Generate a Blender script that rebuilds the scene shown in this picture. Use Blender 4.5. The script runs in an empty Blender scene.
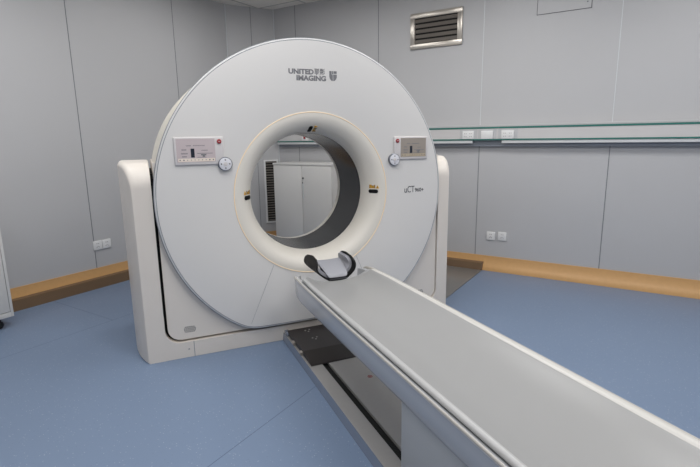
import bpy, bmesh, math, random
from mathutils import Vector, Matrix
PI = math.pi
random.seed(4)
scene = bpy.context.scene
COL = scene.collection
PHI = 0.6034                      # yaw of the room against the scanner

# ------------------------------------------------------------------ materials
def srgb(r, g, b):
    f = lambda c: (c/255/12.92) if c/255 <= .04045 else ((c/255+.055)/1.055)**2.4
    return (f(r), f(g), f(b), 1)
def new_mat(name):
    m = bpy.data.materials.new(name); m.use_nodes = True
    return m, m.node_tree, m.node_tree.nodes['Principled BSDF']
def mat(name, rgb, rough=.5, metal=0, bump=0, bscale=300, var=.03, vscale=3, coat=0, emit=0, spec=.5):
    m, nt, b = new_mat(name)
    c = srgb(*rgb)
    b.inputs['Roughness'].default_value = rough
    b.inputs['Metallic'].default_value = metal
    b.inputs['Coat Weight'].default_value = coat
    b.inputs['Specular IOR Level'].default_value = spec
    tc = nt.nodes.new('ShaderNodeTexCoord')
    n = nt.nodes.new('ShaderNodeTexNoise'); n.inputs['Scale'].default_value = vscale; n.inputs['Detail'].default_value = 3
    nt.links.new(tc.outputs['Object'], n.inputs['Vector'])
    mx = nt.nodes.new('ShaderNodeMix'); mx.data_type = 'RGBA'
    mx.inputs[6].default_value = tuple(x*(1-var) for x in c[:3])+(1,)
    mx.inputs[7].default_value = tuple(min(1, x*(1+var)) for x in c[:3])+(1,)
    nt.links.new(n.outputs['Fac'], mx.inputs[0]); nt.links.new(mx.outputs[2], b.inputs['Base Color'])
    if bump:
        n2 = nt.nodes.new('ShaderNodeTexNoise'); n2.inputs['Scale'].default_value = bscale
        nt.links.new(tc.outputs['Object'], n2.inputs['Vector'])
        bp = nt.nodes.new('ShaderNodeBump'); bp.inputs['Strength'].default_value = bump; bp.inputs['Distance'].default_value = .002
        nt.links.new(n2.outputs['Fac'], bp.inputs['Height']); nt.links.new(bp.outputs['Normal'], b.inputs['Normal'])
    if emit:
        b.inputs['Emission Color'].default_value = c; b.inputs['Emission Strength'].default_value = emit
    return m
def floor_material():
    m, nt, b = new_mat('speckled_blue_vinyl')
    N, L = nt.nodes, nt.links
    tc = N.new('ShaderNodeTexCoord')
    n = N.new('ShaderNodeTexNoise'); n.inputs['Scale'].default_value = 1.2; n.inputs['Detail'].default_value = 4
    L.new(tc.outputs['Object'], n.inputs['Vector'])
    base = N.new('ShaderNodeMix'); base.data_type = 'RGBA'
    base.inputs[6].default_value = srgb(112, 129, 154); base.inputs[7].default_value = srgb(118, 135, 160)
    L.new(n.outputs['Fac'], base.inputs[0])
    last = base.outputs[2]
    for sc, th, colr, amt in ((70, .17, (164, 174, 188), .75), (48, .13, (92, 106, 132), .5), (150, .22, (108, 124, 150), .6)):
        v = N.new('ShaderNodeTexVoronoi'); v.inputs['Scale'].default_value = sc
        L.new(tc.outputs['Object'], v.inputs['Vector'])
        lt = N.new('ShaderNodeMath'); lt.operation = 'LESS_THAN'; lt.inputs[1].default_value = th
        L.new(v.outputs['Distance'], lt.inputs[0])
        # only some cells carry a fleck
        sep = N.new('ShaderNodeSeparateColor'); L.new(v.outputs['Color'], sep.inputs[0])
        g = N.new('ShaderNodeMath'); g.operation = 'GREATER_THAN'; g.inputs[1].default_value = .62
        L.new(sep.outputs[0], g.inputs[0])
        mu = N.new('ShaderNodeMath'); mu.operation = 'MULTIPLY'; L.new(lt.outputs[0], mu.inputs[0]); L.new(g.outputs[0], mu.inputs[1])
        m2 = N.new('ShaderNodeMath'); m2.operation = 'MULTIPLY'; m2.inputs[1].default_value = amt; L.new(mu.outputs[0], m2.inputs[0])
        mx = N.new('ShaderNodeMix'); mx.data_type = 'RGBA'; mx.inputs[7].default_value = srgb(*colr)
        L.new(m2.outputs[0], mx.inputs[0]); L.new(last, mx.inputs[6]); last = mx.outputs[2]
    # welded sheet seams every 1.95 m and one cross seam
    sp = N.new('ShaderNodeSeparateXYZ'); L.new(tc.outputs['Object'], sp.inputs[0])
    def mth(op, a, bb=None):
        k = N.new('ShaderNodeMath'); k.operation = op
        for i, s in enumerate((a, bb)):
            if s is None: continue
            if isinstance(s, (int, float)): k.inputs[i].default_value = s
            else: L.new(s, k.inputs[i])
        return k.outputs[0]
    y = mth('ADD', sp.outputs[1], 0.40+1.95*4+.975)
    y = mth('ABSOLUTE', mth('SUBTRACT', mth('MODULO', y, 1.95), .975))
    s1 = mth('LESS_THAN', y, .0028)
    x = mth('LESS_THAN', mth('ABSOLUTE', mth('ADD', sp.outputs[0], .57)), .0028)
    s2 = mth('MULTIPLY', x, mth('GREATER_THAN', sp.outputs[1], 1.55))
    s = mth('MULTIPLY', mth('MAXIMUM', s1, s2), .55)
    mx = N.new('ShaderNodeMix'); mx.data_type = 'RGBA'; mx.inputs[7].default_value = srgb(62, 78, 104)
    L.new(s, mx.inputs[0]); L.new(last, mx.inputs[6])
    L.new(mx.outputs[2], b.inputs['Base Color'])
    b.inputs['Roughness'].default_value = .42; b.inputs['Specular IOR Level'].default_value = .35
    n3 = N.new('ShaderNodeTexNoise'); n3.inputs['Scale'].default_value = 160; L.new(tc.outputs['Object'], n3.inputs['Vector'])
    bp = N.new('ShaderNodeBump'); bp.inputs['Strength'].default_value = .15; bp.inputs['Distance'].default_value = .002
    L.new(n3.outputs['Fac'], bp.inputs['Height']); L.new(bp.outputs['Normal'], b.inputs['Normal'])
    return m
M = {}
M['floor'] = floor_material()
M['wall'] = mat('grey_wall_panel', (184, 184, 186), .45, bump=.12, bscale=260, var=.02, vscale=1.5)
M['ceiling'] = mat('ceiling_tile_grey', (232, 228, 222), .7)
M['grid'] = mat('ceiling_grid_grey', (188, 186, 184), .5)
M['seam_light'] = mat('wall_joint_strip', (206, 210, 212), .3, spec=.5)
M['seam_shaded'] = mat('wall_joint_shaded', (118, 122, 126), .5)  # same strip as above, painted darker where it catches less light
M['wood'] = mat('tan_vinyl_baseboard', (205, 160, 106), .45, var=.06, vscale=30)
M['brown'] = mat('brown_trunking', (112, 90, 68), .4, var=.05, vscale=12)
M['plate'] = mat('dull_metal_plate', (130, 128, 126), .35, metal=.3, var=.05)
M['cream'] = mat('cream_shell', (210, 205, 194), .38, var=.008)
M['shell'] = mat('offwhite_shell', (222, 215, 207), .38, var=.008)
M['panel'] = mat('front_cover_grey_white', (217, 215, 213), .42, var=.008)
M['rim'] = mat('satin_rim', (128, 132, 140), .4)
M['rimlight'] = mat('white_rim', (206, 206, 206), .45)
M['black'] = mat('matte_black', (9, 9, 10), .55, spec=.25)
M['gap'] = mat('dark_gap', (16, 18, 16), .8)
M['tunnel'] = mat('dark_bore_liner', (36, 37, 39), .2, var=.04)
M['glow'] = mat('warm_light_line', (240, 218, 186), .5, emit=.1)
M['flare'] = mat('bore_funnel_white', (222, 217, 208), .4, var=.008)
M['line'] = mat('thin_joint_line', (160, 162, 166), .6)
M['ink'] = mat('grey_print', (116, 116, 120), .5)
M['ink2'] = mat('dark_print', (70, 72, 78), .5)
M['bezel'] = mat('control_bezel', (206, 202, 202), .35)
M['screenA'] = mat('pinkish_display', (190, 178, 180), .25, emit=.05)
M['screenB'] = mat('beige_display', (150, 142, 134), .25, emit=.05)
M['stripA'] = mat('display_icon_strip', (228, 216, 204), .3)
M['stripB'] = mat('display_icon_strip_beige', (176, 162, 140), .3)
M['navy'] = mat('display_dark_blue', (28, 36, 50), .3)
M['red'] = mat('stop_button_red', (150, 34, 42), .4)
M['silver'] = mat('silver_dial', (216, 216, 222), .3)
M['ring'] = mat('dial_edge', (120, 124, 132), .3, metal=.6)
M['yellow'] = mat('warning_yellow', (212, 160, 24), .45)
M['cradle'] = mat('couch_top_grey', (146, 146, 146), .36, var=.012, vscale=4)
M['couchrail'] = mat('couch_rail_white', (196, 194, 190), .32)
M['couchside'] = mat('couch_side_glossy', (190, 191, 194), .25, var=.01, coat=.3)
M['rollgrey'] = mat('couch_roll_grey', (172, 172, 172), .3)
M['ledge'] = mat('couch_ledge_cream', (176, 172, 166), .35)
M['groove'] = mat('couch_groove', (120, 122, 126), .5)
M['pedestal'] = mat('pedestal_grey', (172, 174, 176), .45)
M['basetop'] = mat('base_brushed_grey', (160, 158, 156), .38, metal=.25, var=.04, vscale=40)
M['baseside'] = mat('base_side_metal', (150, 158, 172), .22, metal=.5)
M['brownblack'] = mat('bellows_cover_dark', (43, 38, 37), .4, var=.05)
M['steel'] = mat('screw_steel', (170, 168, 166), .3, metal=.6)
M['roller'] = mat('roller_grey', (150, 144, 138), .5)
M['foam'] = mat('head_cushion_grey', (150, 151, 158), .55, bump=.1)
M['foamdark'] = mat('head_strap_dark', (60, 61, 66), .5)
M['teal'] = mat('teal_glass_edge', (58, 116, 108), .25)
M['bedhead'] = mat('rail_panel_white', (198, 196, 196), .35)
M['bedheadlip'] = mat('rail_lip_white', (206, 208, 210), .3)
M['railshadow'] = mat('rail_shadow_grey', (130, 136, 146), .5)
M['socket'] = mat('socket_white', (222, 222, 222), .35)
M['sockplate'] = mat('socket_backplate', (186, 186, 188), .4)
M['sockhole'] = mat('socket_hole_grey', (138, 132, 134), .5)
M['ventmetal'] = mat('stainless_frame', (188, 182, 174), .28, metal=.75, var=.05, vscale=20)
M['louver'] = mat('louver_slat_grey', (112, 106, 100), .4, metal=.3)
M['dark'] = mat('duct_dark', (22, 22, 22), .8)
M['cab'] = mat('cabinet_white', (210, 209, 207), .4)
M['cabgap'] = mat('cabinet_joint', (140, 144, 148), .6)
M['rubber'] = mat('caster_black', (20, 20, 22), .5)
M['lamp'] = mat('lamp_diffuser', (255, 255, 255), .5, emit=2)

# ------------------------------------------------------------------ mesh helpers
def obj(name, bm, m, parent=None, smooth=True, angle=35):
    bmesh.ops.recalc_face_normals(bm, faces=bm.faces)
    me = bpy.data.meshes.new(name); bm.to_mesh(me); bm.free()
    for mm in (m if isinstance(m, (list, tuple)) else [m]): me.materials.append(mm)
    if smooth:
        me.polygons.foreach_set('use_smooth', [True]*len(me.polygons))
        try: me.set_sharp_from_angle(angle=math.radians(angle))
        except Exception: pass
    o = bpy.data.objects.new(name, me); COL.objects.link(o)
    if parent: o.parent = parent
    return o
def box(bm, x0, x1, y0, y1, z0, z1, bev=0, seg=2, mi=0):
    r = bmesh.ops.create_cube(bm, size=1)
    vs = r['verts']
    for v in vs:
        v.co = Vector((x0+(v.co.x+.5)*(x1-x0), y0+(v.co.y+.5)*(y1-y0), z0+(v.co.z+.5)*(z1-z0)))
    fs = set(f for v in vs for f in v.link_faces)
    for f in fs: f.material_index = mi
    if bev:
        es = list(set(e for v in vs for e in v.link_edges))
        bmesh.ops.bevel(bm, geom=es, offset=bev, segments=seg, profile=.5, affect='EDGES')
def BM(): return bmesh.new()
def obj_each(name, bm, m, parent, **k):
    """one object for every loose piece"""
    bm.verts.ensure_lookup_table(); seen = set()
    for v in bm.verts:
        if v in seen: continue
        st_, isl = [v], {v}
        while st_:
            q = st_.pop()
            for e in q.link_edges:
                o_ = e.other_vert(q)
                if o_ not in isl: isl.add(o_); st_.append(o_)
        seen |= isl
        b2 = bmesh.new(); mp = {a: b2.verts.new(a.co) for a in isl}
        for f_ in {f_ for a in isl for f_ in a.link_faces}: b2.faces.new([mp[a] for a in f_.verts])
        obj(name, b2, m, parent, **k)
    bm.free()
def bxo(name, dims, m, parent=None, bev=0, seg=2):
    b = BM(); box(b, *dims, bev=bev, seg=seg); return obj(name, b, m, parent)
def lathe(bm, prof, cx=0, cz=0, seg=128, closed=False):
    """revolve (r, y) about the axis through (cx, *, cz) along y"""
    rings = []
    for r, y in prof:
        if r < 1e-6: rings.append([bm.verts.new((cx, y, cz))]*seg)
        else: rings.append([bm.verts.new((cx+r*math.cos(2*PI*i/seg), y, cz+r*math.sin(2*PI*i/seg))) for i in range(seg)])
    pr = list(zip(rings, rings[1:]))
    if closed: pr.append((rings[-1], rings[0]))
    for A_, B_ in pr:
        for i in range(seg):
            j = (i+1) % seg
            vs = []
            for v in (A_[i], A_[j], B_[j], B_[i]):
                if v not in vs: vs.append(v)
            if len(vs) >= 3: bm.faces.new(vs)
def vlathe(bm, prof, cx, cy, seg=24):
    """revolve (r, z) about a vertical axis"""
    rings = []
    for r, z in prof:
        if r < 1e-6: rings.append([bm.verts.new((cx, cy, z))]*seg)
        else: rings.append([bm.verts.new((cx+r*math.cos(2*PI*i/seg), cy+r*math.sin(2*PI*i/seg), z)) for i in range(seg)])
    for A_, B_ in zip(rings, rings[1:]):
        for i in range(seg):
            j = (i+1) % seg
            vs = []
            for v in (A_[i], A_[j], B_[j], B_[i]):
                if v not in vs: vs.append(v)
            if len(vs) >= 3: bm.faces.new(vs)
def loft(bm, loops, caps=True, wrap=True):
    """connect equal-length vertex loops"""
    R_ = [[bm.verts.new(p) for p in l] for l in loops]
    n = len(R_[0])
    for a, b in zip(R_, R_[1:]):
        for i in range(n if wrap else n-1):
            j = (i+1) % n
            bm.faces.new((a[i], a[j], b[j], b[i]))
    if caps:
        bm.faces.new(R_[0]); bm.faces.new(list(reversed(R_[-1])))
    return R_
def prism_y(bm, poly, y0, y1):
    loft(bm, [[(x, y0, z) for x, z in poly], [(x, y1, z) for x, z in poly]])
def arc(cx, cz, r, a0, a1, n=10):
    return [(cx+r*math.cos(math.radians(a0+(a1-a0)*i/n)), cz+r*math.sin(math.radians(a0+(a1-a0)*i/n))) for i in range(n+1)]
def empty(name, loc=(0, 0, 0), rz=0, label=None, cat=None, group=None):
    o = bpy.data.objects.new(name, None); COL.objects.link(o)
    o.location = loc; o.rotation_euler = (0, 0, rz); o.empty_display_size = .1
    tag(o, label, cat, group); return o
def tag(o, label=None, cat=None, group=None, kind=None):
    if label: o['label'] = label
    if cat: o['category'] = cat
    if group: o['group'] = group
    if kind: o['kind'] = kind
    return o
def room(o):
    o.rotation_euler = (0, 0, PHI); return o
def struct(name, bm, m, label=None):
    o = obj(name, bm, m); room(o); return tag(o, label, None, None, 'structure')
def text_mesh(body, size, name, m, parent, loc, rot=(PI/2, 0, 0), bold=0, xs=1, align='LEFT'):
    cu = bpy.data.curves.new(name, 'FONT'); cu.body = body; cu.size = size; cu.extrude = .0006; cu.offset = bold
    cu.align_x = align
    t = bpy.data.objects.new(name+'_tmp', cu); COL.objects.link(t)
    bpy.context.view_layer.update()
    me = bpy.data.meshes.new_from_object(t.evaluated_get(bpy.context.evaluated_depsgraph_get()))
    bpy.data.objects.remove(t)
    me.materials.clear(); me.materials.append(m)
    o = bpy.data.objects.new(name, me); COL.objects.link(o)
    o.location = loc; o.rotation_euler = rot; o.scale = (xs, 1, 1)
    o.parent = parent
    return o

# ================================================================== THE ROOM (local axes: x along left wall, y along right wall)
BL, AR, H = 2.50, 2.25, 2.905            # left wall at y=BL, right wall at x=AR
C1, C2 = (1.742, BL), (AR, 2.202)        # ends of the cut-off corner
A0, B0 = -3.9, -3.6                      # walls behind the camera
bm = BM(); box(bm, A0-.1, AR+.1, B0-.1, BL+.1, -.06, 0); struct('floor', bm, M['floor'], 'blue speckled vinyl floor with thin welded seams')
bm = BM(); box(bm, A0-.1, AR+.1, B0-.1, BL+.1, H, H+.06); struct('ceiling', bm, M['ceiling'], 'pale grey tiled ceiling')
bm = BM(); box(bm, A0, C1[0], BL, BL+.08, 0, H); struct('wall_left', bm, M['wall'], 'grey panelled wall left of the scanner')
bm = BM(); box(bm, AR, AR+.08, B0, C2[1], 0, H); struct('wall_right', bm, M['wall'], 'grey panelled wall right of the scanner')
bm = BM(); box(bm, A0, AR, B0-.08, B0, 0, H); struct('wall_front', bm, M['wall'], 'grey wall behind the camera')
bm = BM(); box(bm, A0-.08, A0, B0, BL, 0, H); struct('wall_back', bm, M['wall'], 'grey wall at the foot end of the room')
dx, dy = C2[0]-C1[0], C2[1]-C1[1]; cl = math.hypot(dx, dy); ux, uy = dx/cl, dy/cl; nx, ny = -uy, ux   # outward normal of chamfer
def ch(t, off): return (C1[0]+ux*t+nx*off, C1[1]+uy*t+ny*off)
def chbox(bm, t0, t1, o0, o1, z0, z1, mi=0):
    loops = [[(*ch(t, o), z) for t, o in ((t0, o0), (t1, o0), (t1, o1), (t0, o1))] for z in (z0, z1)]
    n0 = len(bm.faces); loft(bm, loops)
    bm.faces.ensure_lookup_table()
    for f in bm.faces[n0:]: f.material_index = mi
bm = BM(); chbox(bm, -.02, cl+.02, 0, .08, 0, H); struct('wall_corner', bm, M['wall'], 'narrow grey wall cutting off the room corner')
# joint strips between wall panels, their lit or shaded look put into the colour
ti = 1
def trim(bm, m, lab):
    global ti
    struct('trim_%d' % ti, bm, m, lab); ti += 1
for a in (-.117-2*1.1, -.117-1.1, -.117, .99):
    bm = BM(); box(bm, a-.003, a+.003, BL-.002, BL, .17, H)
    trim(bm, M['seam_shaded'], 'thin vertical panel joint on the left wall')
for b in (-2.72, -1.56, -.405, .74, 1.87):
    bm = BM(); box(bm, AR-.002, AR, b-.003, b+.003, 1.46, H); trim(bm, M['seam_light'] if b < .7 else M['seam_shaded'], 'thin vertical panel joint above the wall rail')
    bm = BM(); box(bm, AR-.002, AR, b-.003, b+.003, .14, 1.27); trim(bm, M['seam_shaded'], 'thin vertical panel joint below the wall rail')
bm = BM(); chbox(bm, .297, .303, -.002, 0, .17, H); trim(bm, M['seam_shaded'], 'thin vertical joint on the corner wall')
bm = BM(); box(bm, C1[0]-.006, C1[0]+.004, BL-.006, BL, .17, H); trim(bm, M['seam_light'], 'pale corner bead at the left wall end')
bm = BM(); box(bm, AR-.006, AR, C2[1]-.006, C2[1]+.002, .17, H); trim(bm, M['seam_light'], 'pale corner bead at the right wall end')
# coved baseboards: upright above, sloping out onto the floor below
def cove(z1): return [(0, 0), (.045, 0), (.043, .02), (.030, .055), (.012, .08), (.010, z1), (0, z1)]
bm = BM(); loft(bm, [[(a, BL-o, z) for o, z in cove(.18)] for a in (A0, C1[0]+.02)]); struct('baseboard_left', bm, M['wood'], 'tan coved vinyl baseboard of the left wall')
bm = BM(); loft(bm, [[(AR-o, b, z) for o, z in cove(.15)] for b in (B0, C2[1]+.01)]); struct('baseboard_right', bm, M['wood'], 'tan coved vinyl baseboard of the right wall')
bm = BM(); loft(bm, [[(*ch(t, -o), z) for o, z in cove(.17)] for t in (-.01, cl+.01)]); struct('baseboard_corner', bm, M['wood'], 'tan coved baseboard of the corner wall')
# ceiling grid
for k, a in enumerate((-3.3, -2.7, -2.1, -1.5, -.9, -.3, .3, .9, 1.5, 2.1)):
    bm = BM(); box(bm, a-.008, a+.008, B0, BL, H-.004, H); trim(bm, M['grid'], 'ceiling grid bar')
for b in (-3.1, -2.5, -1.9, -1.3, -.7, -.1, .5, 1.1, 1.7, 2.3):
    bm = BM(); box(bm, A0, AR, b-.008, b+.008, H-.0045, H); trim(bm, M['grid'], 'ceiling grid bar')

# brown trunking and floor plate
bm = BM(); loft(bm, [[(a, BL-o, z) for o, z in ((.046, 0), (.07, 0), (.055, .088), (.013, .094), (.013, .08), (.032, .055), (.045, .02))] for a in (-3.0, 1.70)])
tag(room(obj('cable_trunking', bm, M['brown'])), 'dark brown strip over the lower half of the tan baseboard on the left wall', 'trunking')
bm = BM(); loft(bm, [[(AR-o, b, z) for o, z in ((.046, 0), (.07, 0), (.05, .075), (.013, .085), (.013, .08), (.032, .055), (.045, .02))] for b in (-.5, 1.06)])
tag(room(obj('cable_trunking', bm, M['brown'])), 'dark brown strip over the baseboard right of the scanner, above the floor plate', 'trunking')
bm = BM(); box(bm, 1.05, AR-.075, -.5, .62, .0005, .007, .002)
tag(room(obj('floor_plate', bm, M['plate'])), 'dull grey metal plate on the blue floor behind the scanner right side', 'floor plate')

# wall rail with outlets (bed head unit)
rail = empty('wall_rail', (0, 0, 0), PHI, 'long white equipment rail with two teal edges on the right wall', 'wall rail')
RX = 2.165
bxo('top_cap', (RX+.02, AR-.001, -3.2, 2.15, 1.445, 1.466), M['wall'], rail, .003)
tag(bxo('glass_edge', (RX-.004, AR-.001, -3.2, 2.15, 1.430, 1.4445), M['teal'], rail), 'upper teal edge')
bxo('rail_panel', (RX, AR-.001, -3.2, 2.15, 1.332, 1.4295), M['bedhead'], rail)
tag(bxo('glass_edge', (RX-.008, AR-.001, -3.2, 2.15, 1.3198, 1.3318), M['teal'], rail), 'lower teal edge')
bxo('lower_lip', (RX, RX+.03, -3.2, -.645, 1.290, 1.3195), M['bedheadlip'], rail, .003)
bxo('lower_lip', (RX, RX+.03, -.36, 2.15, 1.290, 1.3195), M['bedheadlip'], rail, .003)
bxo('rail_shadow', (RX+.035, AR-.001, -3.2, 2.15, 1.262, 1.3195), M['railshadow'], rail)  # grey strip standing in for the shadow under the rail
def rail_socket(b, w, lab):
    t = empty('wall_socket', (0, 0, 0), PHI, lab, 'socket', 'sockets on the wall rail')
    t.location = (math.cos(PHI)*RX-math.sin(PHI)*b, math.sin(PHI)*RX+math.cos(PHI)*b, 1.37)
    bxo('backplate', (-.003, 0, -w/2-.03, w/2+.03, -.036, .056), M['sockplate'], t)
    bxo('faceplate', (-.014, -.003, -w/2, w/2, -.038, .040), M['socket'], t, .003)
    if 'blank' in lab: return t
    bm = BM()
    for s in (-1, 1):
        for z in (-.014, .014):
            for q in (-.008, .008):
                box(bm, -.0152, -.014, s*.026+q-.003, s*.026+q+.003, z-.003, z+.003)
    obj_each('socket_opening', bm, M['sockhole'], t)
    return t
rail_socket(-.318, .115, 'white double socket on the teal-edged rail, nearest the scanner')
rail_socket(-.505, .115, 'white blank socket plate on the teal-edged rail, middle of the three')
rail_socket(-.70, .118, 'white double socket on the teal-edged rail, farthest from the scanner')
t = empty('alarm_button', (math.cos(PHI)*RX-math.sin(PHI)*1.70, math.sin(PHI)*RX+math.cos(PHI)*1.70, 1.36), PHI, 'small white wall unit with a red knob on the rail, seen through the scanner bore', 'button')
bxo('housing', (-.02, 0, -.05, .05, -.028, .02), M['socket'], t, .004)
bxo('red_knob', (-.035, -.018, -.012, .012, -.005, .045), M['red'], t, .005)

def low_socket(pos, face, lab, group, z):
    """face 'L' = on the left wall looking to -y, 'R' = on the right wall looking to -x"""
    a, b = pos
    w = (math.cos(PHI)*a-math.sin(PHI)*b, math.sin(PHI)*a+math.cos(PHI)*b, z)
    t = empty('wall_socket', w, PHI+(0 if face == 'R' else PI/2), lab, 'socket', group)
    bxo('faceplate', (-.012, 0, -.043, .043, -.043, .043), M['socket'], t, .004)
    bm = BM(); box(bm, -.0128, -.012, -.012, -.004, .014, .02); box(bm, -.0128, -.012, .004, .012, .014, .02)
    for q in (-.011, 0, .011): box(bm, -.0128, -.012, q-.003, q+.003, -.02+(.006 if q == 0 else 0), -.012+(.006 if q == 0 else 0))
    obj_each('socket_opening', bm, M['sockhole'], t)
low_socket((-.088, BL), 'L', 'white square socket low on the left wall, on the panel joint', 'low wall sockets', .395)
low_socket((.001, BL), 'L', 'white square socket low on the left wall, nearer the scanner', 'low wall sockets', .395)
low_socket((AR, -.562), 'R', 'white square socket low on the right wall, nearer the scanner', 'low wall sockets', .36)
low_socket((AR, -.676), 'R', 'white square socket low on the right wall, farther from the scanner', 'low wall sockets', .366)

# ventilation grille, right wall
g = empty('ventilation_grille', (0, 0, 0), PHI, 'stainless framed louvred air grille high on the right wall', 'grille')
b0, b1, z0, z1, fw_ = -.196, .355, 2.248, 2.592, .048
bm = BM()
for d in ((b0, b1, z0, z0+fw_), (b0, b1, z1-fw_, z1), (b0, b0+fw_, z0+fw_, z1-fw_), (b1-fw_, b1, z0+fw_, z1-fw_)):
    box(bm, AR-.022, AR-.001, d[0], d[1], d[2], d[3], .0012)
obj('frame', bm, M['ventmetal'], g)
bxo('duct_backing', (AR-.004, AR-.001, b0+fw_, b1-fw_, z0+fw_, z1-fw_), M['dark'], g)
n = 5; st = (z1-z0-2*fw_)/n
for k in range(n):
    zc_ = z0+fw_+st*(k+.5)
    bm = BM(); loft(bm, [[(AR-.020, b, zc_-.019), (AR-.018, b, zc_-.021), (AR-.007, b, zc_+.014), (AR-.010, b, zc_+.015)] for b in (b0+fw_, b1-fw_)])
    obj('louver_slat', bm, M['louver'], g)
# access hatch
hb0, hb1, hz0, hz1 = -1.327, -.882, 2.418, 2.862
h = empty('access_hatch', (0, 0, 0), PHI, 'square flush access panel with thin dark outline high on the right wall', 'hatch')
bxo('hatch_panel', (AR-.004, AR-.001, hb0+.004, hb1-.004, hz0+.004, hz1-.004), M['wall'], h)
bm = BM()
for d in ((hb0, hb1, hz0, hz0+.004), (hb0, hb1, hz1-.004, hz1), (hb0, hb0+.004, hz0, hz1), (hb1-.004, hb1, hz0, hz1)):
    box(bm, AR-.005, AR-.001, *d)
obj('outline', bm, M['ink2'], h)
bxo('latch', (AR-.008, AR-.004, hb0+.03, hb0+.04, hz0+.05, hz0+.06), M['ink'], h)
# tall grille on the corner wall
g2 = empty('ventilation_grille', (0, 0, 0), PHI, 'tall narrow black louvred grille in white frame seen through the scanner bore', 'grille')
bm = BM(); t0, t1, gz0, gz1 = .375, .565, .285, 1.10
for d in ((t0, t1, gz0, gz0+.02), (t0, t1, gz1-.02, gz1), (t0, t0+.02, gz0+.02, gz1-.02), (t1-.02, t1, gz0+.02, gz1-.02)):
    chbox(bm, d[0], d[1], -.015, -.001, d[2], d[3])
obj('frame', bm, M['socket'], g2, smooth=False)
bm = BM(); chbox(bm, t0+.02, t1-.02, -.004, -.001, gz0+.02, gz1-.02); obj('duct_backing', bm, M['dark'], g2, smooth=False)
for k in range(24):
    zz = gz0+.03+k*.0325
    bm = BM(); loft(bm, [[(*ch(t, -.014), zz), (*ch(t, -.013), zz-.002), (*ch(t, -.005), zz+.010), (*ch(t, -.006), zz+.012)] for t in (t0+.02, t1-.02)])
    obj('louver_slat', bm, M['louver'], g2, smooth=False)

# white cupboard beyond the scanner
c = empty('storage_cabinet', (0, 0, 0), PHI, 'white two-door cabinet beyond the scanner, seen through its bore', 'cabinet')
ca0, ca1, cb0, cb1, cz1 = 1.80, 2.19, 1.085, 1.92, 1.082
bxo('carcass', (ca0+.02, ca1, cb0, cb1, .03, cz1-.022), M['cab'], c, .002)
bxo('cabinet_top', (ca0-.004, ca1, cb0-.005, cb1+.005, cz1-.022, cz1), M['cab'], c, .003)
for s, (d0, d1) in enumerate(((cb0+.003, 1.4945), (1.4995, cb1-.003))):
    d = bxo('door', (ca0, ca0+.019, d0, d1, .06, cz1-.026), M['cab'], c, .002)
    if s == 0:
        bxo('handle', (ca0-.012, ca0, 1.474, 1.484, .68, .86), M['seam_light'], d, .003)
        bm = BM(); lathe(bm, [(0, -.006), (.010, -.006), (.010, 0), (0, 0)], 0, 0, 16)
        for v in bm.verts: v.co = Vector((ca0+v.co.y, 1.479+v.co.x, .915+v.co.z))
        obj('lock', bm, M['ink2'], d)
        bxo('handle_grip', (ca0-.014, ca0-.012, 1.475, 1.483, .855, .875), M['ink2'], d)
bxo('joint_line', (ca0+.014, ca0+.0195, 1.4945, 1.4995, .06, cz1-.026), M['cabgap'], c)
bxo('plinth', (ca0+.03, ca1-.01, cb0+.01, cb1-.01, 0, .03), M['cabgap'], c)

# mobile cabinet at the left edge
mc = empty('mobile_cabinet', (0, 0, 0), PHI, 'white wheeled cabinet cut off by the left picture edge', 'cabinet')
x0, x1, y0, y1 = -1.62, -1.018, 2.07, 2.40
bxo('carcass', (x0, x1, y0+.018, y1, .085, .86), M['cab'], mc, .004)
dr = bxo('door', (x0+.02, x1-.022, y0, y0+.017, .125, .845), M['cab'], mc, .003)
bxo('handle', (x0+.06, x0+.08, y0-.02, y0, .45, .62), M['steel'], dr, .004)
bm = BM()
for d in ((x1-.019, x1, .085, .86), (x0, x0+.018, .085, .86)): box(bm, d[0], d[1], y0+.002, y0+.018, d[2], d[3], .001)
box(bm, x0+.018, x1-.019, y0+.002, y0+.018, .085, .121, .001); box(bm, x0+.018, x1-.019, y0+.002, y0+.018, .849, .86, .001)
obj('face_frame', bm, M['cab'], mc)
bxo('door_gap', (x0+.018, x1-.019, y0+.012, y0+.0178, .121, .849), M['ink'], mc)
bxo('cabinet_top', (x0-.01, x1+.004, y0-.006, y1, .86, .885), M['cab'], mc, .004)
for (wx, wy) in ((x0+.06, y0+.06), (x1-.09, y0+.05), (x0+.06, y1-.06), (x1-.09, y1-.06)):
    bm = BM(); lathe(bm, [(0, -.012), (.026, -.012), (.030, -.008), (.030, .008), (.026, .012), (0, .012)], 0, 0, 24)
    for v in bm.verts: v.co += Vector((wx, wy, .031))
    box(bm, wx-.014, wx+.014, wy-.016, wy+.016, .055, .086)
    obj('caster', bm, M['rubber'], mc)

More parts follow.
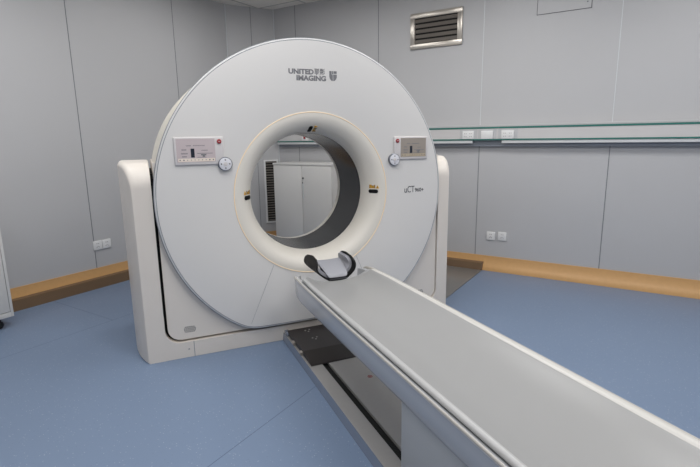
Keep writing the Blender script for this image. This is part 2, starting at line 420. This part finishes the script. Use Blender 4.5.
# ================================================================== THE SCANNER
ZC = .989
S = empty('ct_scanner', (0, 0, 0), 0, 'large white ring-shaped scanner with round front cover and dark open bore', 'scanner')
SHP = [(.026, 1.098), (.028, 1.1015), (.033, 1.105), (.044, 1.110), (.06, 1.117), (.078, 1.124), (.10, 1.131), (.15, 1.146), (.196, 1.156), (.285, 1.168), (.375, 1.174), (.6, 1.178), (.80, 1.176), (.84, 1.165)]
def side_cover(s):
    bm = BM(); loops = []
    for y, xo in SHP:
        if s > 0: xo -= .014
        # top rounds over towards the front
        r = .15; d = min(y-.026, r)
        zt = (1.234 if s < 0 else 1.216)-(r-math.sqrt(max(r*r-(r-d)**2, 0)))
        if y > .7: zt -= (y-.7)*.3
        rc = .028
        pts = [(.993, 0), (xo-.006, 0), (xo, .008), (xo, .3), (xo, .7)]
        pts += arc(xo-rc, zt-rc, rc, 0, 90, 6) + [(.999, zt), (.993, zt-.006)]
        loops.append([(s*x, y, z) for x, z in pts])
    loft(bm, loops)
    o = obj('side_cover', bm, M['shell'], S, angle=50)
    wn = o.modifiers.new('weighted', 'WEIGHTED_NORMAL'); wn.keep_sharp = True; wn.weight = 60
    return o
side_cover(-1); side_cover(1)
# skirt along the floor, its top corners sweep up beside the body
top = arc(.902, .195, .090, 0, -90, 12)
poly = [(-.9935, .001), (.9935, .001), (.9935, .28)]+[(.992, .28)]+[(x, z) for x, z in top]+[(-x, z) for x, z in reversed(top)]+[(-.992, .28), (-.9935, .28)]
bm = BM(); prism_y(bm, poly, .026, .075); sk = obj('base_skirt', bm, M['shell'], S, smooth=False)
bm = BM()
for s in (-1, 1): box(bm, s*.828-.002, s*.828+.002, .0254, .027, .001, .104)
obj_each('panel_joint', bm, M['cabgap'], S)
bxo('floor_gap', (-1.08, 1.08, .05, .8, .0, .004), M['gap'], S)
bm = BM()
for s in (-1, 1): lathe(bm, [(0, .0245), (.005, .0245), (.006, .0265)], s*.86, .055, 16)
obj_each('small_bolt', bm, M['steel'], S)

def ring_between(bm, outer, r_in, y0, y1, cz, n=144):
    lo = []
    for y in (y0, y1):
        o = [outer(2*PI*i/n) for i in range(n)]
        o = [(x, z) if math.hypot(x, z-cz) > r_in+.02 else ((r_in+.02)*math.cos(2*PI*i/n), cz+(r_in+.02)*math.sin(2*PI*i/n)) for i, (x, z) in enumerate(o)]
        lo.append(([bm.verts.new((x, y, z)) for x, z in o], [bm.verts.new((r_in*math.cos(2*PI*i/n), y, cz+r_in*math.sin(2*PI*i/n))) for i in range(n)]))
    (o0, i0), (o1, i1) = lo
    for i in range(n):
        j = (i+1) % n
        bm.faces.new((o0[i], o0[j], i0[j], i0[i])); bm.faces.new((o1[i], i1[i], i1[j], o1[j]))
        bm.faces.new((o0[i], o1[i], o1[j], o0[j])); bm.faces.new((i0[i], i0[j], i1[j], i1[i]))
def round_rect_ray(hw, zb, zt, r, cz):
    pl = arc(hw-r, zb+r, r, -90, 0, 10)+[(hw, zt)]+[(-hw, zt)]+[(-x, z) for x, z in reversed(arc(hw-r, zb+r, r, -90, 0, 10))]
    def f(th):
        dxx, dzz = math.cos(th), math.sin(th); best = None
        for k in range(len(pl)):
            (xa, za), (xb, zb_) = pl[k], pl[(k+1) % len(pl)]
            ex, ez = xb-xa, zb_-za; den = dxx*ez-dzz*ex
            if abs(den) < 1e-9: continue
            t = ((xa)*ez-(za-cz)*ex)/den; u = (xa*dzz-(za-cz)*dxx)/den
            if t > 0 and -1e-6 <= u <= 1+1e-6 and (best is None or t > best): best = t
        return (dxx*best, cz+dzz*best)
    return f
body_outline = round_rect_ray(.9755, .119, 1.232, .080, ZC)
def body_pt(th):
    x, z = body_outline(th); return (x*1.0125 if x > 0 else x, z)
bm = BM(); ring_between(bm, body_pt, .50, .040, .74, ZC, 720)
obj('gantry_body', bm, M['shell'], S, angle=25)
bm = BM(); ring_between(bm, round_rect_ray(.9915, .06, 1.175, .05, ZC), .51, .10, .73, ZC, 360)
obj('gap_shade', bm, M['gap'], S, smooth=False)  # black filler added so the gaps beside the body read as deep shade
# drum behind the round front cover
def drum_pt(th, k):
    cx, sz = math.cos(th), math.sin(th)
    a, b = .992*k, .90*k
    r = (abs(cx/a)**2.3+abs(sz/b)**2.3)**(-1/2.3)
    x, z = r*cx, ZC+r*sz
    if z < 1.236 and abs(x) > .972: x = math.copysign(.972, x)
    if z < .14: z = .14
    return x, z
bm = BM(); NN = 256; loops = []
for y, k in ((.036, .93), (.038, .985), (.060, .992), (.10, .998), (.20, 1.0), (.45, 1.0), (.62, .985), (.70, .955), (.74, .90), (.75, .85)):
    loops.append([(drum_pt(2*PI*i/NN, k)[0], y, drum_pt(2*PI*i/NN, k)[1]) for i in range(NN)])
loops.append([(.52*math.cos(2*PI*i/NN), .75, ZC+.52*math.sin(2*PI*i/NN)) for i in range(NN)])
loft(bm, loops, caps=False); obj('drum_cover', bm, M['cream'], S)

# round front cover
fp = empty('front_cover', (0, 0, 0)); fp.parent = S
bpy.data.objects.remove(fp)
def disc_outline(th, r):
    """round cover outline, flat along the bottom just above the skirt"""
    sn = math.sin(th); d = .985-r
    if sn < -.3:
        c_ = (ZC-.121-d)/-sn; p = 60.
        r = (r**-p+c_**-p)**(-1/p)
    return r
def disc_ring(bm, prof, seg=384):
    rings = []
    for r, y in prof:
        l = []
        for i in range(seg):
            th = 2*PI*i/seg
            if r < .6: l.append(bm.verts.new((RX0+r*math.cos(th), y, ZR+r*math.sin(th))))
            else: rr = disc_outline(th, r); l.append(bm.verts.new((rr*math.cos(th), y, ZC+rr*math.sin(th))))
        rings.append(l)
    for a, b in zip(rings, rings[1:]+rings[:1]):
        for i in range(seg):
            j = (i+1) % seg; bm.faces.new((a[i], a[j], b[j], b[i]))
RX0, ZR = .007, ZC+.007                 # axis of the bore
bm = BM(); disc_ring(bm, [(.520, .02), (.531, .001), (.534, 0), (.9700, 0), (.9720, .002), (.9720, .03), (.52, .03)])
front = obj('front_cover', bm, M['panel'], S)
bm = BM(); disc_ring(bm, [(.9745, .012), (.9745, .0015), (.976, .001), (.9815, .003), (.984, .007), (.984, .034), (.9745, .034)])
obj('cover_rim', bm, M['rimlight'], front)
bm = BM(); disc_ring(bm, [(.9842, .010), (.9875, .012), (.9875, .038), (.9842, .038)])
obj('rim_band', bm, M['rim'], front)
bm = BM(); disc_ring(bm, [(.9715, .0012), (.9750, .0012), (.9750, .004), (.9715, .004)])
obj('rim_groove', bm, M['rim'], front)
def strip(bm, p, q, w, y=-.0006):
    dx_, dz_ = q[0]-p[0], q[1]-p[1]; l = math.hypot(dx_, dz_); nx_, nz_ = -dz_/l*w/2, dx_/l*w/2
    loft(bm, [[(p[0]+nx_, yy, p[1]+nz_), (q[0]+nx_, yy, q[1]+nz_), (q[0]-nx_, yy, q[1]-nz_), (p[0]-nx_, yy, p[1]-nz_)] for yy in (y, 0)])
bm = BM()
for s in (-1, 1): strip(bm, (s*.297+.003, .545), (s*.462, .166), .0022)
obj_each('joint_line', bm, M['line'], front)

# warm line and bore funnel
bm = BM(); lathe(bm, [(.5300+.0030*math.cos(a), -.0008+.0030*math.sin(a)) for a in [2*PI*i/10 for i in range(10)]], RX0, ZR, 256, closed=True)
obj('light_ring', bm, M['glow'], S)
def flare_pt(t):                       # t in 0..1, outside to inside
    th = t*PI/2
    return .527-.125*math.sin(th), .158-.158*math.cos(th)-.004*math.sin(2*th)
FL = [flare_pt(i/24) for i in range(25)]
bm = BM(); lathe(bm, FL+[(.402, .163), (.527, .163)], RX0, ZR, 256, closed=True); fun = obj('bore_funnel', bm, M['flare'], S, angle=50)
bm = BM(); lathe(bm, [(.4005, .1632), (.3985, .538), (.412, .538), (.412, .1632)], RX0, ZR, 192, closed=True); tun = obj('bore_tunnel', bm, M['tunnel'], S)
bm = BM(); lathe(bm, [(.4018, .158), (.4018, .166), (.406, .166), (.406, .158)], RX0, ZR, 192, closed=True); obj('tunnel_gasket', bm, M['black'], tun)
bm = BM(); lathe(bm, [(.3980, .535), (.3980, .541), (.406, .541), (.406, .535)], RX0, ZR, 192, closed=True); obj('tunnel_gasket', bm, M['black'], tun)
bm = BM(); lathe(bm, [(.3982, .542), (.3982, .585), (.41, .62), (.44, .69), (.50, .74), (.55, .752), (.55, .72), (.42, .542)], RX0, ZR, 192, closed=True); obj('rear_funnel', bm, M['flare'], S)
# laser windows with yellow warning labels on the funnel
def on_flare(t, ang):
    r, y = flare_pt(t); r2, y2 = flare_pt(min(1, t+.01))
    e = Vector((math.cos(ang), 0, math.sin(ang)))
    p = Vector((RX0+r*e.x, y, ZR+r*e.z))
    tan = (Vector((RX0+r2*e.x, y2, ZR+r2*e.z))-p).normalized()      # inward along the funnel
    circ = Vector((-e.z, 0, e.x))                                # counter-clockwise seen from the front
    nrm = tan.cross(circ)
    if nrm.y > 0: nrm = -nrm
    return p, tan, circ, nrm.normalized()
def laser(ang, t, side, lab):
    p, tn, ci, nr = on_flare(t, ang)
    bm = BM(); R_ = []
    for o, k in ((-.004, 1), (.001, 1), (.0018, .9)):
        lp = []
        for i in range(28):
            a = 2*PI*i/28
            u = .020*math.copysign(1, math.cos(a)) if abs(math.cos(a)) > .02 else 0
            lx = u*.95+.0135*math.cos(a)*k; ly = .0135*math.sin(a)*k
            lp.append(p+tn*lx*1.1+ci*ly+nr*o)
        R_.append(lp)
    loft(bm, R_); w = obj('laser_window', bm, M['black'], fun)
    # label: yellow strip with dark print and a triangle
    q = p+ci*side*.033+tn*.0
    wd = obj_label(q, tn, ci, nr, side)
    return w
def obj_label(q, tn, ci, nr, side):
    # reading direction: outwards along -tn for the right hand window
    up = ci*side; rt = -tn
    bm = BM()
    def quad(x0_, x1_, z0_, z1_, o, mi):
        loft(bm, [[q+rt*x*1.3+up*z*1.3+nr*oo for x, z in ((x0_, z0_), (x1_, z0_), (x1_, z1_), (x0_, z1_))] for oo in (-.003, o)])
    n0 = 0
    quad(-.024, .012, -.009, .010, .0012, 0)
    v = [q+rt*x*1.3+up*z*1.3+nr*.0012 for x, z in ((.015, -.009), (.033, -.009), (.024, .008))]
    v2 = [c_-nr*.004 for c_ in v]; loft(bm, [v2, v])
    o = obj('warning_label', bm, M['yellow'], fun, smooth=False)
    bm = BM()
    def dark(x0_, x1_, z0_, z1_):
        loft(bm, [[q+rt*x*1.3+up*z*1.3+nr*oo for x, z in ((x0_, z0_), (x1_, z0_), (x1_, z1_), (x0_, z1_))] for oo in (.0012, .0018)])
    dark(-.0235, -.021, -.008, .009); dark(.009, .0115, -.008, .009)
    for x_ in (-.017, -.007, .002): dark(x_, x_+.005, -.006, -.002); dark(x_+.001, x_+.006, .001, .006)
    dark(.0228, .0252, -.006, .002)
    obj('warning_print', bm, M['ink2'], o, smooth=False)
    return o
laser(0-.018, .45, 1, '')
laser(PI-.0, .50, -1, '')
laser(PI/2+.0, .62, -1, '')

# control panels
def control(xl, xr, z0_, z1_, btn_left, dial, scr, strip_m, lab):
    bm = BM(); box(bm, xl, xr, -.012, .0, z0_, z1_, .006, 3)
    p = tag(obj('control_panel', bm, M['bezel'], S), lab)
    w = xr-xl; bw = .052
    sx0, sx1 = (xl+bw, xr-.014) if btn_left else (xl+.014, xr-bw)
    sz0, sz1 = z0_+.018, z1_-.010
    s_ = bxo('screen', (sx0, sx1, -.0128, -.0118, sz0, sz1), scr, p)
    bm = BM(); box(bm, sx0+.006, sx1-.004, -.0134, -.0127, sz0+.003, sz0+.022); obj('icon_strip', bm, strip_m, s_)
    bm = BM()
    for k in range(10):
        x = sx0+.016+(sx1-sx0-.03)*k/9
        r_ = .0035 if k in (0, 1, 8, 9) else .0022
        box(bm, x-r_, x+r_, -.0139, -.0133, sz0+.0125-r_, sz0+.0125+r_)
    obj('strip_icons', bm, M['ink'], s_)
    ww = sx1-sx0; hh = sz1-sz0
    bm = BM()
    def rd(fx0, fx1, fz0, fz1): box(bm, sx0+ww*fx0, sx0+ww*fx1, -.0134, -.0127, sz0+hh*fz0, sz0+hh*fz1)
    for k in range(6): rd(.25+.022*k, .262+.022*k, .68, .73)        # a caption line
    for k in range(14): rd(.43+.022*k, .443+.022*k, .685, .725)
    for row, z in enumerate((.53, .37, .24)):
        for k in range((5, 7, 5)[row]): rd(.13+.025*k-(.02 if row == 1 else 0), .148+.025*k-(.02 if row == 1 else 0), z-.025, z+.025)
    rd(.52, .93, .36, .385); rd(.62, .76, .28, .34); rd(.66, .72, .22, .28); rd(.52, .76, .195, .215)
    for k in range(7): rd(.64+.024*k, .655+.024*k, .48, .52)
    obj('readout', bm, M['ink'], s_)
    bm = BM(); box(bm, sx0+ww*.36, sx0+ww*.455, -.0136, -.0127, sz0+hh*.20, sz0+hh*.58); obj('scan_image', bm, M['navy'], s_)
    bx_ = xl+.026 if btn_left else xr-.026
    bm = BM(); lathe(bm, [(0, -.020), (.010, -.020), (.0135, -.017), (.0135, -.012)], bx_, z1_-.028, 24); sb = obj('stop_button', bm, M['red'], p)
    bm = BM(); box(bm, bx_-.005, bx_+.005, -.0206, -.020, z1_-.030, z1_-.026); obj('button_mark', bm, M['bezel'], sb)
    dxx, dzz = dial
    bm = BM(); lathe(bm, [(0, -.0245), (.030, -.0245), (.0375, -.022), (.0375, -.0)], dxx, dzz, 48); dl = obj('dial', bm, M['silver'], p)
    bm = BM(); lathe(bm, [(.0376, -.0225), (.0385, -.0235), (.042, -.020), (.042, 0), (.0376, 0)], dxx, dzz, 48, closed=True); obj('dial_edge', bm, M['ring'], dl)
    bm = BM(); lathe(bm, [(0, -.0275), (.010, -.0275), (.0125, -.0245)], dxx, dzz, 24); obj('dial_center', bm, M['bezel'], dl)
    bm = BM()
    for a in (0, 90, 180, 270):
        a = math.radians(a); cx_, cz_ = dxx+.0245*math.cos(a), dzz+.0245*math.sin(a)
        lathe(bm, [(0, -.0256), (.0042, -.0256), (.0048, -.0245)], cx_, cz_, 12)
    obj_each('arrow_button', bm, M['ink'], dl)
control(-.853, -.568, 1.214, 1.378, False, (-.566, 1.216), M['screenA'], M['stripA'], 'touch panel with pinkish screen left of the bore')
control(.594, .866, 1.205, 1.364, True, (.594, 1.207), M['screenB'], M['stripB'], 'touch panel with beige screen right of the bore')

# writing
text_mesh('UNITED', .0410, 'maker_lettering', M['ink'], front, (-.146, -.0008, 1.7580), bold=.0019, xs=1.13)
text_mesh('联影', .0400, 'maker_characters', M['ink'], front, (.0245, -.0008, 1.7600), bold=.0008, xs=.90)
text_mesh('IMAGING', .0410, 'maker_lettering', M['ink'], front, (-.096, -.0008, 1.7200), bold=.0019, xs=1.155)
# shield emblem: two halves split by a thin line with a notch
def emblem():
    bm = BM(); x0_, x1_, zt, zb = .126, .177, 1.782, 1.722; xm = (x0_+x1_)/2
    def P(pl): loft(bm, [[(x, y, z) for x, z in pl] for y in (-.0012, 0)])
    P([(x0_, zt)]+[(x0_, zb+.022), (x0_+.006, zb+.009), (xm-.012, zb+.001), (xm-.002, zb)]+[(xm-.002, zb+.038), (xm-.010, zb+.038), (xm-.010, zt)])
    P([(xm-.007, zt), (xm-.007, zb+.0405), (xm-.0005, zb+.0405), (xm+.001, zb+.042), (xm+.001, zt)])
    P([(xm+.004, zt), (x1_, zt), (x1_, zb+.044), (xm+.004, zb+.044)])
    P([(xm+.001, zb), (xm+.012, zb+.001), (x1_-.006, zb+.009), (x1_, zb+.022), (x1_, zb+.039), (xm+.001, zb+.039)])
    obj('shield_emblem', bm, M['ink'], front, smooth=False)
emblem()
text_mesh('u', .066, 'model_lettering', M['ink2'], front, (.683, -.0008, .968), xs=.78)
text_mesh('CT', .066, 'model_lettering', M['ink2'], front, (.709, -.0008, .968), xs=.70)
text_mesh('960+', .038, 'model_number', M['ink2'], front, (.772, -.0008, .970), xs=.95, bold=.0006)
# little hexagonal sound holes low on the body
for s in (-1, 1):
    bm = BM()
    for r_ in range(4):
        for k in range(6 if r_ in (1, 2) else 5):
            x = s*.845+(k-(2.5 if r_ in (1, 2) else 2))*.0125; z = .182+(r_-1.5)*.0105
            lathe(bm, [(0, .0392), (.0042, .0392), (.0042, .0400)], x, z, 8)
    obj_each('sound_opening', bm, M['ink2'], S)
bm = BM(); box(bm, -1.1735, -1.168, .37, .382, .95, 1.08, .001); obj('cover_latch', bm, M['rim'], S)

# ================================================================== THE PATIENT TABLE
T = empty('patient_table', (0, -1.6, 0), 0, 'long narrow white patient table running from the scanner bore to the picture corner', 'patient table')
def tpart(name, bm, m, par=None, **k):
    o = obj(name, bm, m, par or T, **k)
    if par is None: o.location = (0, 1.6, 0)
    return o
Y0, Y1 = -.416, -2.85
def cradle_prof(dip=.045, hw=.222, z=.560):
    pts = []
    n_ = 24
    for i in range(n_+1):
        x = -hw+2*hw*i/n_; u = x/hw
        pts.append((x, z-dip*(1-abs(u)**2.6)))
    return pts
def cradle_loop(y, dip, hw, z):
    tp = cradle_prof(dip, hw-.014, z)
    edge_r = [(hw-.006, z+.0015), (hw, z-.004), (hw+.001, z-.012), (hw-.006, z-.020)]
    bot = [(hw-.05, z-.052), (0, z-.066), (-hw+.05, z-.052)]
    edge_l = [(-x, zz) for x, zz in reversed(edge_r)]
    return [(x, y, zz) for x, zz in tp+edge_r+bot+edge_l]
bm = BM(); loops = []
for y, d, hw in ((Y0+.004, .044, .205), (Y0, .045, .214), (Y0-.02, .045, .222), (-.6, .040, .227), (-1.0, .032, .229), (-2.0, .026, .231), (Y1, .026, .231)):
    loops.append(cradle_loop(y, d, hw, .560))
loft(bm, loops); cr = tpart('cradle', bm, M['cradle'], angle=40)
# frame under the cradle: ledge, tapering sides
def frame_loop(y, k, zb):
    hw = .243+.022*k
    pts = [(-hw+.022, .540), (-hw+.006, .549), (-hw, .546), (-hw-.001, .538), (-hw+.004, .528), (-hw+.006, .50), (-.232-.004*k, zb+.03), (-.224, zb+.008), (-.214, zb)]
    return pts
bm = BM(); loops = []
for y, k, zb in ((-.262, -.9, .43), (-.268, -.5, .40), (-.285, 0, .385), (-.36, .45, .378), (-.6, .85, .380), (-1.0, 1.0, .385), (-1.6, 1.0, .392), (-2.88, 1.0, .392)):
    drop = .030 if k < -.8 else .018 if k < -.3 else .009 if k < .2 else .003 if k < .6 else 0
    l = [(x, z-drop) if z > .49 else (x, z) for x, z in frame_loop(y, k, zb)]
    hw_ = .243+.022*k
    l = [(-hw_+.034, .46), (-hw_+.031, .530)] + l
    full = l+[(-x, z) for x, z in reversed(l)]
    loops.append([(x, y, z) for x, z in full])
loft(bm, loops); fr = tpart('table_frame', bm, M['couchside'], angle=30)
# cream ledge strips and the dark groove between ledge and cradle
for s in (-1, 1):
    bm = BM(); loops = []
    for y, k in ((-.28, -.2), (-.30, .15), (-.36, .45), (-.6, .85), (-1.0, 1.0), (-2.88, 1.0)):
        hw = .243+.022*k + (.016*min(1, max(0, -y-.6)/1.7) if s > 0 else 0)
        dp = .018 if k < 0 else .009 if k < .2 else .003 if k < .6 else 0
        pl = ((hw-.010, .5445), (hw-.004, .5510), (hw+.001, .549), (hw+.002, .544), (hw, .538), (hw-.010, .538)) if s < 0 else \
             ((hw-.018, .550), (hw-.010, .5580), (hw+.001, .556), (hw+.004, .546), (hw, .528), (hw-.016, .528))
        loops.append([(s*x, y, z-dp) for x, z in pl])
    loft(bm, loops); tag(tpart('edge_ledge', bm, M['ledge'], angle=60), 'cream ledge on the '+('near side' if s < 0 else 'far side'))
    bm = BM(); loops = []
    for y, dz_, dx_ in ((-.418, -.008, -.024), (-.422, -.002, -.016), (-.44, 0, -.010), (-.6, 0, -.004), (-1.0, 0, 0), (-2.87, 0, 0)):
        c0 = .2325+dx_; rw = .0135
        if s > 0: c0 += .004+.016*min(1, max(0, -y-.6)/1.7); rw = .020
        loops.append([(s*(c0+rw*math.cos(a_)), y, .5525+dz_+.0115*math.sin(a_)) for a_ in [2*PI*i_/16 for i_ in range(16)]])
    loft(bm, loops); tag(tpart('edge_roll', bm, M['rollgrey'] if s < 0 else M['couchrail'], angle=60), ('grey' if s < 0 else 'white')+' rolled edge on the '+('near side' if s < 0 else 'far side'))
bm = BM()
for s in (-1, 1):
    loft(bm, [[(s*x, y, z) for x, z in ((.225, .534), (.245, .534), (.245, .5415), (.225, .5415))] for y in (-.42, -2.88)])
tpart('groove', bm, M['groove'], smooth=False)
# pedestal
bm = BM(); box(bm, -.205, .205, -2.75, -1.54, .058, .40, .006); tpart('pedestal', bm, M['pedestal'])
# floor base with its slot
bm = BM()
loft(bm, [[(x, y, z) for x, z in ((-.247, 0), (-.241, .054), (-.239, .056), (-.162, .056), (-.162, .035), (-.122, .035), (-.122, .0565), (.239, .0565), (.241, .054), (.247, 0))] for y in (.022, -2.9)])
tpart('floor_base', bm, M['basetop'], smooth=False)
bm = BM(); loft(bm, [[(x, y, z) for x, z in ((-.2495, .001), (-.2475, .001), (-.2415, .0545), (-.2435, .0545))] for y in (.020, -2.9)]); tpart('base_side', bm, M['baseside'])
bm = BM()
for k in range(104):
    y = -.50-k*.0102
    box(bm, -.160, -.124, y-.0040, y+.0036, .035, .044, mi=0)
ch_ = tpart('cable_chain', bm, M['gap'], smooth=False)
bm = BM(); box(bm, -.161, -.123, -1.54, -.48, .0352, .040); tpart('slot_floor', bm, M['ink2'])
# dark carriage cover by the scanner
bm = BM()
prof = [(-.025, .066), (-.025, .086), (-.035, .088), (-.385, .090), (-.400, .087), (-.524, .062), (-.532, .0572), (-.50, .0572)]
loft(bm, [[(x, y, z) for y, z in prof] for x in (-.230, .215)])
cv = tpart('carriage_cover', bm, M['brownblack'], angle=4)
bm = BM()
for (x, y) in ((-.120, -.085), (-.105, -.108), (-.090, -.080), (-.115, -.222), (-.100, -.245), (-.085, -.218)):
    vlathe(bm, [(0, .0910), (.005, .0908), (.0065, .0882)], x, y, 12)
obj_each('cover_bolt', bm, M['steel'], cv)
for y in (-.20, -.36):
    bm = BM(); lathe(bm, [(0, -.018), (.018, -.018), (.021, -.013), (.021, .013), (.018, .018), (0, .018)], 0, 0, 20)
    for v in bm.verts: v.co = Vector((-.236+v.co.x*.6, y+v.co.y*.9, .068+v.co.z*.6))
    tpart('roller', bm, M['roller'])
bm = BM(); box(bm, -.242, -.215, -.06, -.0, .0565, .082, .002); tpart('end_bracket', bm, M['baseside'])
# small red round mark on the base
bm = BM(); vlathe(bm, [(.010, .0568), (.010, .0575), (.014, .0575), (.014, .0568)], .029, -.781, 24)
box(bm, .024, .036, -.783, -.779, .0562, .0575); box(bm, .024, .027, -.790, -.772, .0562, .0575)
tpart('red_mark', bm, M['red'], smooth=False)

# ================================================================== HEAD HOLDER
HH = empty('head_holder', (0, -.25, .515), 0, 'black and grey U-shaped head rest at the scanner end of the table', 'head rest')
def hpart(name, bm, m, par=None, **k):
    o = obj(name, bm, m, par or HH, **k)
    if par is None: o.location = (0, .25, -.515)
    return o
def ear_grid(off, edge, v0=0., v1=1., nu=40, nv=14, umax=1.0):
    """the U-shaped tray: u runs ear to ear, v from the front (table) to the back (bore)"""
    P = []
    for i in range(nu+1):
        u = -umax+2*umax*i/nu; au = abs(u); s = math.copysign(1, u)
        row = []
        # flat narrow bottom, walls bulging out and leaning back in to rounded tips
        w = .055*min(1, au/.30)
        up = max(0, (au-.30)/.70)
        for j in range(nv+1):
            v = v0+(v1-v0)*j/nv
            half = .080+.040*min(1, up/.40)
            if up > .58: half *= math.sqrt(max(0, 1-((up-.58)/.42)**2.3))
            half *= edge if edge > .95 else edge-.04*up
            y = -.328+.056*min(1, up/.45)+off-half+2*half*v
            x = s*(-.005)+w+.069*math.sin(min(1, up/.55)*PI/2)-.016*max(0, (up-.55)/.45)**1.5
            z = .5195+.004*min(1, au/.30)**2+.128*up
            row.append(Vector((s*(x), y, z)))
        P.append(row)
    return P
def shell_from(P, th):
    bm = BM(); nu, nv = len(P)-1, len(P[0])-1
    N_ = [[None]*(nv+1) for _ in range(nu+1)]
    for i in range(nu+1):
        for j in range(nv+1):
            a = P[min(nu, i+1)][j]-P[max(0, i-1)][j]
            N_[i][j] = Vector((-a.z, 0, a.x)).normalized() if (a.x**2+a.z**2) > 1e-10 else Vector((0, 0, 1))
    tk = [th[1]]*(nu+1)
    top_ = [[bm.verts.new(P[i][j]+N_[i][j]*tk[i]) for j in range(nv+1)] for i in range(nu+1)]
    bot_ = [[bm.verts.new(P[i][j]+N_[i][j]*th[0]) for j in range(nv+1)] for i in range(nu+1)]
    for i in range(nu):
        for j in range(nv):
            bm.faces.new((top_[i][j], top_[i+1][j], top_[i+1][j+1], top_[i][j+1]))
            bm.faces.new((bot_[i][j], bot_[i][j+1], bot_[i+1][j+1], bot_[i+1][j]))
    for i in range(nu):
        for j in (0, nv): bm.faces.new((top_[i][j], bot_[i][j], bot_[i+1][j], top_[i+1][j]) if j == 0 else (top_[i][j], top_[i+1][j], bot_[i+1][j], bot_[i][j]))
    for j in range(nv):
        for i in (0, nu): bm.faces.new((top_[i][j], top_[i][j+1], bot_[i][j+1], bot_[i][j]))
    bmesh.ops.remove_doubles(bm, verts=bm.verts, dist=.0004)
    return bm
hpart('tray', shell_from(ear_grid(0, 1.0), (-.006, .004)), M['black'], angle=60)
hpart('cushion_liner', shell_from(ear_grid(.014, .77, umax=.93), (.0042, .022)), M['foam'], angle=60)
# headrest cushion: a wedge rising towards the bore
bm = BM(); loops = []
for y, zt, hw in ((-.402, .538, .056), (-.398, .548, .062), (-.375, .560, .068), (-.30, .590, .078), (-.235, .609, .078), (-.222, .608, .078), (-.218, .598, .074)):
    loops.append([(x, y, z) for x, z in ((-.045, .533), (.045, .533), (hw, zt-.012+.010), (hw*.55, zt-.004), (0, zt-.006), (-hw*.55, zt-.004), (-hw, zt-.002))])
loft(bm, loops); hpart('head_cushion', bm, M['foam'], angle=50)
bm = BM()
loft(bm, [[(s_*.056, y, z) for y, z in ((-.4125, .5220), (-.406, .5220), (-.406, .5285), (-.4125, .5285))] for s_ in (-1, -.5, 0, .5, 1)])
hpart('strap', bm, M['foamdark'])

# ================================================================== LIGHTS
def ceiling_lamp(a, b, w, l, power, lab):
    p = (math.cos(PHI)*a-math.sin(PHI)*b, math.sin(PHI)*a+math.cos(PHI)*b)
    t = empty('ceiling_light', (p[0], p[1], H-.006), PHI, lab, 'ceiling light', 'ceiling light panels')
    bm = BM()
    for d in ((-w/2-.02, w/2+.02, -l/2-.02, -l/2), (-w/2-.02, w/2+.02, l/2, l/2+.02), (-w/2-.02, -w/2, -l/2, l/2), (w/2, w/2+.02, -l/2, l/2)):
        box(bm, *d, -.012, .0)
    obj('frame', bm, M['socket'], t)
    bxo('diffuser', (-w/2, w/2, -l/2, l/2, -.008, 0), M['lamp'], t)
    ld = bpy.data.lights.new('lamp', 'AREA'); ld.shape = 'RECTANGLE'; ld.size = w; ld.size_y = l; ld.energy = power
    ld.color = (1, .985, .96)
    lo = bpy.data.objects.new('lamp', ld); COL.objects.link(lo)
    lo.location = (p[0], p[1], H-.03); lo.rotation_euler = (0, 0, PHI)
for a_, la in ((-2.9, 'far left'), (-1.1, 'middle'), (.8, 'right')):
    for b_, lb, pw in ((-2.4, 'near the wall behind the camera', 20), (-.6, 'in the middle row', 18), (1.2, 'nearest the scanner wall', 15)):
        if a_ == .8 and b_ == 1.2: pw = 9
        if a_ == -2.9: pw *= (.16 if b_ == 1.2 else .46)
        if a_ == .8 and b_ == -.6: pw = 16
        ceiling_lamp(a_, b_, .6, 1.2, pw, 'white ceiling light panel %s, %s column' % (lb, la))

w = bpy.data.worlds.new('ambient'); scene.world = w; w.use_nodes = True
w.node_tree.nodes['Background'].inputs[0].default_value = (.8, .87, 1, 1); w.node_tree.nodes['Background'].inputs[1].default_value = .3

# ================================================================== CAMERA
cam = bpy.data.cameras.new('camera'); cam.sensor_width = 36; cam.lens = 474.777*36/700; cam.clip_start = .02
co = bpy.data.objects.new('camera', cam); COL.objects.link(co)
r = Vector((0.91758843, -0.39729472, -0.01372549)); u = Vector((0.09077362, 0.17578542, 0.98023448)); f = Vector((0.38702924, 0.90069773, -0.19736254))
m = Matrix((( r.x, u.x, -f.x, -1.02435), (r.y, u.y, -f.y, -2.97754), (r.z, u.z, -f.z, 1.35988), (0, 0, 0, 1)))
co.matrix_world = m
scene.camera = co
scene.view_settings.view_transform = 'Standard'
scene.view_settings.look = 'None'
scene.view_settings.exposure = 0
scene.cycles.use_denoising = True
scene.cycles.max_bounces = 8
scene.cycles.diffuse_bounces = 5
scene.cycles.sample_clamp_indirect = 4
